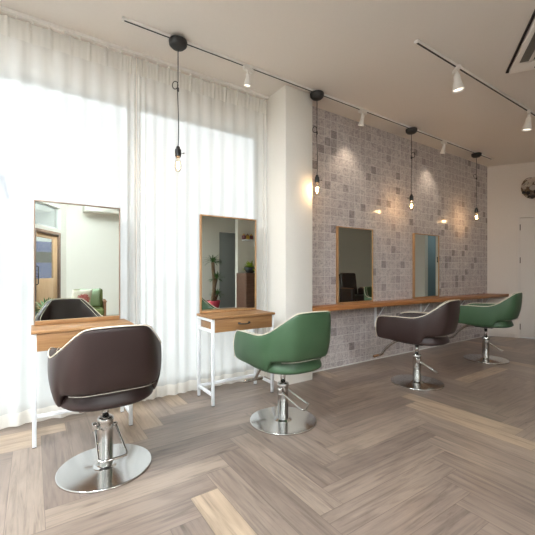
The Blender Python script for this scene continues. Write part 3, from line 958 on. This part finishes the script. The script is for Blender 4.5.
link('intake_grille', gr_, M['whiteplastic'], ac)
for k in range(4):
    v = B()
    box(v, -0.26, 0.26, 0.335, 0.40, -0.040, -0.035, Matrix.Rotation(k * PI / 2, 4, 'Z'))
    link('louvre', v, M['greymetal'], ac)

# fill panels added on the ceiling behind the camera to brighten the room
for lab, x, y in (('added square white fill panel over the waiting side, second nearest the left windows', -0.9, 0.9),
                  ('added square white fill panel over the waiting side, nearest the left windows', -1.9, 1.5),
                  ('added square white fill panel over the waiting side, midway to the entrance door', -0.5, -1.4),
                  ('added square white fill panel over the waiting side, by the back wall near the entrance', 1.3, -3.0)):
    cl = thing('fill_panel', lab, 'ceiling light', (x, y, ZC), 0, 'added square fill panels over the waiting side')
    bm = B()
    for a, b, c, d in ((-0.32, 0.32, -0.32, -0.29), (-0.32, 0.32, 0.29, 0.32), (-0.32, -0.29, -0.29, 0.29), (0.29, 0.32, -0.29, 0.29)):
        box(bm, a, b, c, d, -0.04, 0)
    link('frame', bm, M['whiteplastic'], cl)
    link('diffuser', box(B(), -0.29, 0.29, -0.29, 0.29, -0.032, -0.02), M['fillpanel'], cl)

# dried wreath above the door
wp = MF @ Vector((0.655, 0.0, 2.535))
wr = thing('dried_wreath', 'round dried-flower wreath hung on the far wall above the door', 'wreath', wp, math.atan2(DY, DX))
rng = random.Random(4)
tw = B()
for k in range(22):
    ph = rng.uniform(0, 6.28); rr = rng.uniform(0.05, 0.18)
    tube(tw, [Vector(((rr + 0.012 * math.sin(3 * a + ph)) * math.cos(a), -0.035 + 0.022 * math.sin(4 * a + ph), (rr + 0.012 * math.sin(3 * a + ph)) * math.sin(a))) for a in [2 * PI * q / 28 for q in range(28)]], 0.006, 6, closed=True)
link('twig_ring', tw, M['twig'], wr)
for nm, mt, cnt, a0, a1 in (('pale_bloom', M['drybloom'], 12, 1.2, 3.3), ('seed_cluster', M['seed'], 12, -2.6, 1.0)):
    for k in range(cnt):
        a = a0 + (a1 - a0) * k / cnt
        r0 = 0.12 + rng.uniform(-0.06, 0.06)
        bm = B()
        bmesh.ops.create_icosphere(bm, subdivisions=2, radius=rng.uniform(0.022, 0.036), matrix=Matrix.Translation((r0 * math.cos(a), -0.065 + rng.uniform(-0.012, 0.01), r0 * math.sin(a))))
        for v in bm.verts: v.co += Vector((rng.uniform(-1, 1), rng.uniform(-1, 1), rng.uniform(-1, 1))) * 0.006
        link(nm, bm, mt, wr)

# ------------------------------------------------------------------ things seen in the mirrors
def blade(bm, base, d, L, w, droop, n=5):
    d = Vector(d).normalized()
    side = d.cross(Vector((0, 0, 1)))
    if side.length < 0.05: side = Vector((1, 0, 0))
    side.normalize()
    prev = None
    p = Vector(base); dd = d.copy()
    for i in range(n + 1):
        q = i / n
        ww = w * math.sin(PI * min(0.97, 0.12 + 0.88 * q)) if q < 1 else 0.002
        row = (bm.verts.new(p - side * ww), bm.verts.new(p + Vector((0, 0, -ww * 0.3))), bm.verts.new(p + side * ww))
        if prev:
            bm.faces.new((prev[0], prev[1], row[1], row[0])); bm.faces.new((prev[1], prev[2], row[2], row[1]))
        prev = row
        p = p + dd * (L / n)
        dd = (dd + Vector((0, 0, -droop / n))).normalized()
def tuft(bm, c, n, L, w, rng, lo=0.05, hi=1.3, droop=1.2):
    for k in range(n):
        a = rng.uniform(0, 6.28); el = rng.uniform(lo, hi)
        blade(bm, c, (math.cos(a) * math.cos(el), math.sin(a) * math.cos(el), math.sin(el)), L * rng.uniform(0.8, 1.15), w, droop)

# yucca near the grey door
yu = thing('potted_yucca', 'tall yucca in a pink pot by the grey door, seen in the second mirror', 'plant', (4.36, -3.45, 0))
bm = B(); lathe(bm, [(0.13, 0), (0.15, 0.02), (0.20, 0.24), (0.215, 0.29), (0.20, 0.29), (0.19, 0.26)], 32, cap1=False); link('pot', bm, M['pinkpot'], yu, smooth=True)
bm = B(); lathe(bm, [(0.185, 0.25), (0.19, 0.258)], 24); link('soil', bm, M['soil'], yu)
for pts, r in (([(0.02, 0, 0.25), (0.03, 0.0, 0.8), (-0.02, 0.02, 1.4)], 0.05), ([(-0.06, 0.03, 0.25), (0.0, 0.06, 0.6), (0.08, 0.06, 0.92)], 0.04), ([(0.08, -0.04, 0.25), (0.14, -0.06, 0.38), (0.17, -0.07, 0.44)], 0.03)):
    bm = B(); tube(bm, spline(pts, 9), r, 10); link('trunk', bm, M['bark'], yu, smooth=True)
    bm = B(); tuft(bm, pts[-1], 34, 0.34 if pts[-1][2] > 1 else 0.28, 0.019, random.Random(int(r * 1000))); link('leaf_crown', bm, M['leaf'], yu)

# reception cabinet with things on it, shelf with jars
cb = thing('reception_cabinet', 'walnut drawer cabinet against the white partition, seen in the second mirror', 'cabinet', (5.2, PY + 0.30, 0))
link('carcass', box(B(), -0.5, 0.5, -0.26, 0.25, 0.04, 1.09), M['walnut'], cb, bevel=0.003)
link('plinth', box(B(), -0.48, 0.48, -0.26, 0.22, 0, 0.04), M['blackmetal'], cb)
for r in range(4):
    for s in (-1, 1):
        f = link('drawer', box(B(), min(0, s) * 0.49 + 0.006, max(0, s) * 0.49 - 0.006, 0.25, 0.268, 0.06 + r * 0.255, 0.30 + r * 0.255), M['walnut'], cb, bevel=0.003)
        k = B(); lathe(k, [(0.008, 0), (0.008, 0.012), (0.014, 0.02), (0.01, 0.028)], 14, M=Matrix.Translation((s * 0.245, 0.268, 0.18 + r * 0.255)) @ Matrix.Rotation(-PI / 2, 4, 'X'))
        link('knob', k, M['greymetal'], f, smooth=True)
lpn = thing('leafy_plant', 'lime-leaved plant in a black bowl on the walnut cabinet', 'plant', (4.95, PY + 0.36, 1.09))
bm = B(); lathe(bm, [(0.08, 0), (0.10, 0.01), (0.16, 0.10), (0.17, 0.16), (0.155, 0.16), (0.14, 0.13)], 28, cap1=False); link('bowl', bm, M['blackpot'], lpn, smooth=True)
bm = B(); tuft(bm, (0, 0, 0.12), 70, 0.24, 0.035, random.Random(9), 0.1, 1.4, 1.0); link('foliage', bm, M['leaflight'], lpn)
sf = thing('wall_shelf', 'white wall shelf on the partition above the walnut cabinet', 'shelf', (5.25, PY, 2.0))
link('board', box(B(), -0.36, 0.45, 0, 0.24, 0, 0.03), M['whitemetal'], sf, bevel=0.002)
for x in (0.05, 0.38): link('bracket', box(B(), x - 0.01, x + 0.01, 0, 0.18, -0.14, 0), M['whitemetal'], sf)
for k, (lab, x, mt, zz) in enumerate((('left plum-coloured jar on the white shelf', 4.89, M['plum'], 2.03), ('amber jar between the two others on the white shelf', 5.01, M['amber'], 2.03), ('right plum-coloured jar on the white shelf, by the amber one', 5.13, M['plum'], 2.03))):
    j = thing('glass_jar', lab, 'jar', (x, PY + 0.12, zz), 0, 'jars on the white shelf')
    bm = B(); lathe(bm, [(0.045, 0), (0.055, 0.01), (0.058, 0.08), (0.05, 0.11), (0.04, 0.115)], 24); link('jar_body', bm, mt, j, smooth=True)
    bm = B(); lathe(bm, [(0.043, 0.115), (0.043, 0.135), (0.012, 0.14), (0.014, 0.16), (0.006, 0.168)], 20); link('lid', bm, M['amber'] if mt is M['plum'] else M['plum'], j, smooth=True)

# waiting chair with cushions by the back wall
wc = thing('waiting_armchair', 'green upholstered armchair by the white back wall, seen in the left mirror', 'armchair', (1.25, -1.95, 0), rad(10))
link('seat', box(B(), -0.28, 0.28, -0.26, 0.30, 0.26, 0.38), M['greenfab'], wc, bevel=0.03, segs=3)
bk = box(B(), -0.28, 0.28, -0.07, 0.07, 0, 0.42, Matrix.Translation((0, -0.28, 0.34)) @ Matrix.Rotation(rad(12), 4, 'X'))
link('backrest', bk, M['greenfab'], wc, bevel=0.03, segs=3)
for s in (-1, 1):
    for y in (-0.28, 0.28):
        link('leg', box(B(), s * 0.30 - 0.02, s * 0.30 + 0.02, y - 0.02, y + 0.02, 0, 0.52), M['tanwood'], wc, bevel=0.004)
    link('armrest', box(B(), s * 0.30 - 0.03, s * 0.30 + 0.03, -0.32, 0.34, 0.52, 0.545), M['tanwood'], wc, bevel=0.006)
def cushion(label, loc, rz, ti, mt, s):
    bm = B()
    bmesh.ops.create_grid(bm, x_segments=12, y_segments=12, size=s)
    top = bm.verts[:]
    for v in top:
        q = (1 - (v.co.x / s) ** 2) * (1 - (v.co.y / s) ** 2)
        v.co.z = 0.075 * max(0, q) ** 0.45
        v.co.x *= 0.93 + 0.07 * (v.co.y / s) ** 2; v.co.y *= 0.93 + 0.07 * (v.co.x / s) ** 2
    g2 = bmesh.ops.duplicate(bm, geom=bm.verts[:] + bm.edges[:] + bm.faces[:])
    for e in g2['geom']:
        if isinstance(e, bmesh.types.BMVert): e.co.z *= -1
    bmesh.ops.remove_doubles(bm, verts=bm.verts[:], dist=0.0005)
    o = link('cushion', bm, mt, smooth=True)
    o.location = loc
    o.rotation_euler = (PI / 2 - ti, 0, rz)
    return tag(o, label, 'cushion')
cushion('cream cushion with a rose print leaning in the green armchair', (1.10, -1.78, 0.585), rad(164), rad(-14), M['cushion'], 0.20)
cushion('pale green cushion behind the rose cushion in the green armchair', (1.30, -2.0, 0.60), rad(190), rad(-12), M['palegreen'], 0.19)

# plant by the entrance
ep = thing('leafy_plant', 'bushy green plant in a black pot beside the entrance door', 'plant', (0.56, -2.2, 0))
bm = B(); lathe(bm, [(0.14, 0), (0.16, 0.02), (0.2, 0.35), (0.19, 0.35), (0.17, 0.32)], 28, cap1=False); link('pot', bm, M['blackpot'], ep, smooth=True)
bm = B(); lathe(bm, [(0.175, 0.31), (0.178, 0.32)], 24); link('soil', bm, M['soil'], ep)
bm = B(); tuft(bm, (0, 0, 0.32), 60, 0.30, 0.03, random.Random(21), 0.3, 1.45, 0.9); link('foliage', bm, M['leaf'], ep)

# dark leather armchair toward the back, seen in the first wall mirror
la = thing('leather_armchair', 'dark brown leather armchair with a high back, seen in the wall mirror nearest the pier', 'armchair', (7.62, -1.0, 0), rad(12))
link('seat', box(B(), -0.26, 0.26, -0.24, 0.34, 0.30, 0.48), M['brownleather'], la, bevel=0.04, segs=3)
link('backrest', box(B(), -0.27, 0.27, -0.08, 0.08, 0, 0.74, Matrix.Translation((0, -0.30, 0.36)) @ Matrix.Rotation(rad(10), 4, 'X')), M['brownleather'], la, bevel=0.06, segs=4)
for s in (-1, 1):
    ar = link('arm', box(B(), s * 0.32 - 0.06, s * 0.32 + 0.06, -0.28, 0.34, 0.14, 0.66), M['brownleather'], la, bevel=0.04, segs=3)
    link('armrest_cap', box(B(), s * 0.32 - 0.045, s * 0.32 + 0.045, -0.2, 0.30, 0.655, 0.675), M['tanwood'], ar, bevel=0.006)
bm = B(); lathe(bm, [(0.28, 0), (0.28, 0.02), (0.06, 0.04), (0.06, 0.31)], 32); link('base', bm, M['chrome'], la, smooth=True)

# ------------------------------------------------------------------ daylight
W = bpy.data.worlds.new('overcast_sky')
S.world = W
W.use_nodes = True
nt = W.node_tree
bg = nt.nodes['Background']
bg.inputs['Color'].default_value = (0.94, 0.97, 1.0, 1)
bg.inputs['Strength'].default_value = 0.95

def portal(Mx, t0, t1, z0, z1, y):
    ld = bpy.data.lights.new('window_portal', 'AREA')
    ld.shape = 'RECTANGLE'; ld.size = t1 - t0; ld.size_y = z1 - z0
    ld.cycles.is_portal = True
    o = bpy.data.objects.new('window_portal', ld)
    COL.objects.link(o)
    c = Mx @ Vector(((t0 + t1) / 2, y, (z0 + z1) / 2))
    n = (Mx.to_3x3() @ Vector((0, -1, 0))).normalized()       # into the room
    o.rotation_euler = n.to_track_quat('-Z', 'Z').to_euler()
    o.location = c
for a, b in WINS: portal(MW, a, b, SILL, HEAD, 0.15)
portal(ML, ET0, ET1, 2.12, 2.62, 0.13)
portal(ML, ET0 + 0.16, ET1 - 0.23, 0.97, EZ - 0.16, 0.13)
portal(ML, -5.6, -0.95, 0.35, 2.5, 0.13)
bl_ = bpy.data.lights.new('backroom_lamp', 'POINT'); bl_.energy = 8; bl_.color = (0.8, 0.93, 1.0); bl_.shadow_soft_size = 0.1
bo = bpy.data.objects.new('backroom_lamp', bl_); COL.objects.link(bo); bo.location = MF @ Vector((OT0 + 0.3, 0.9, 2.25))

S.cycles.max_bounces = 10
S.cycles.diffuse_bounces = 5
S.cycles.glossy_bounces = 5
S.cycles.transparent_max_bounces = 24
S.cycles.sample_clamp_indirect = 6.0
S.cycles.use_denoising = True
S.view_settings.view_transform = 'Standard'
S.view_settings.look = 'None'
S.view_settings.gamma = 1.0
S.view_settings.use_curve_mapping = False
S.view_settings.exposure = 0.5
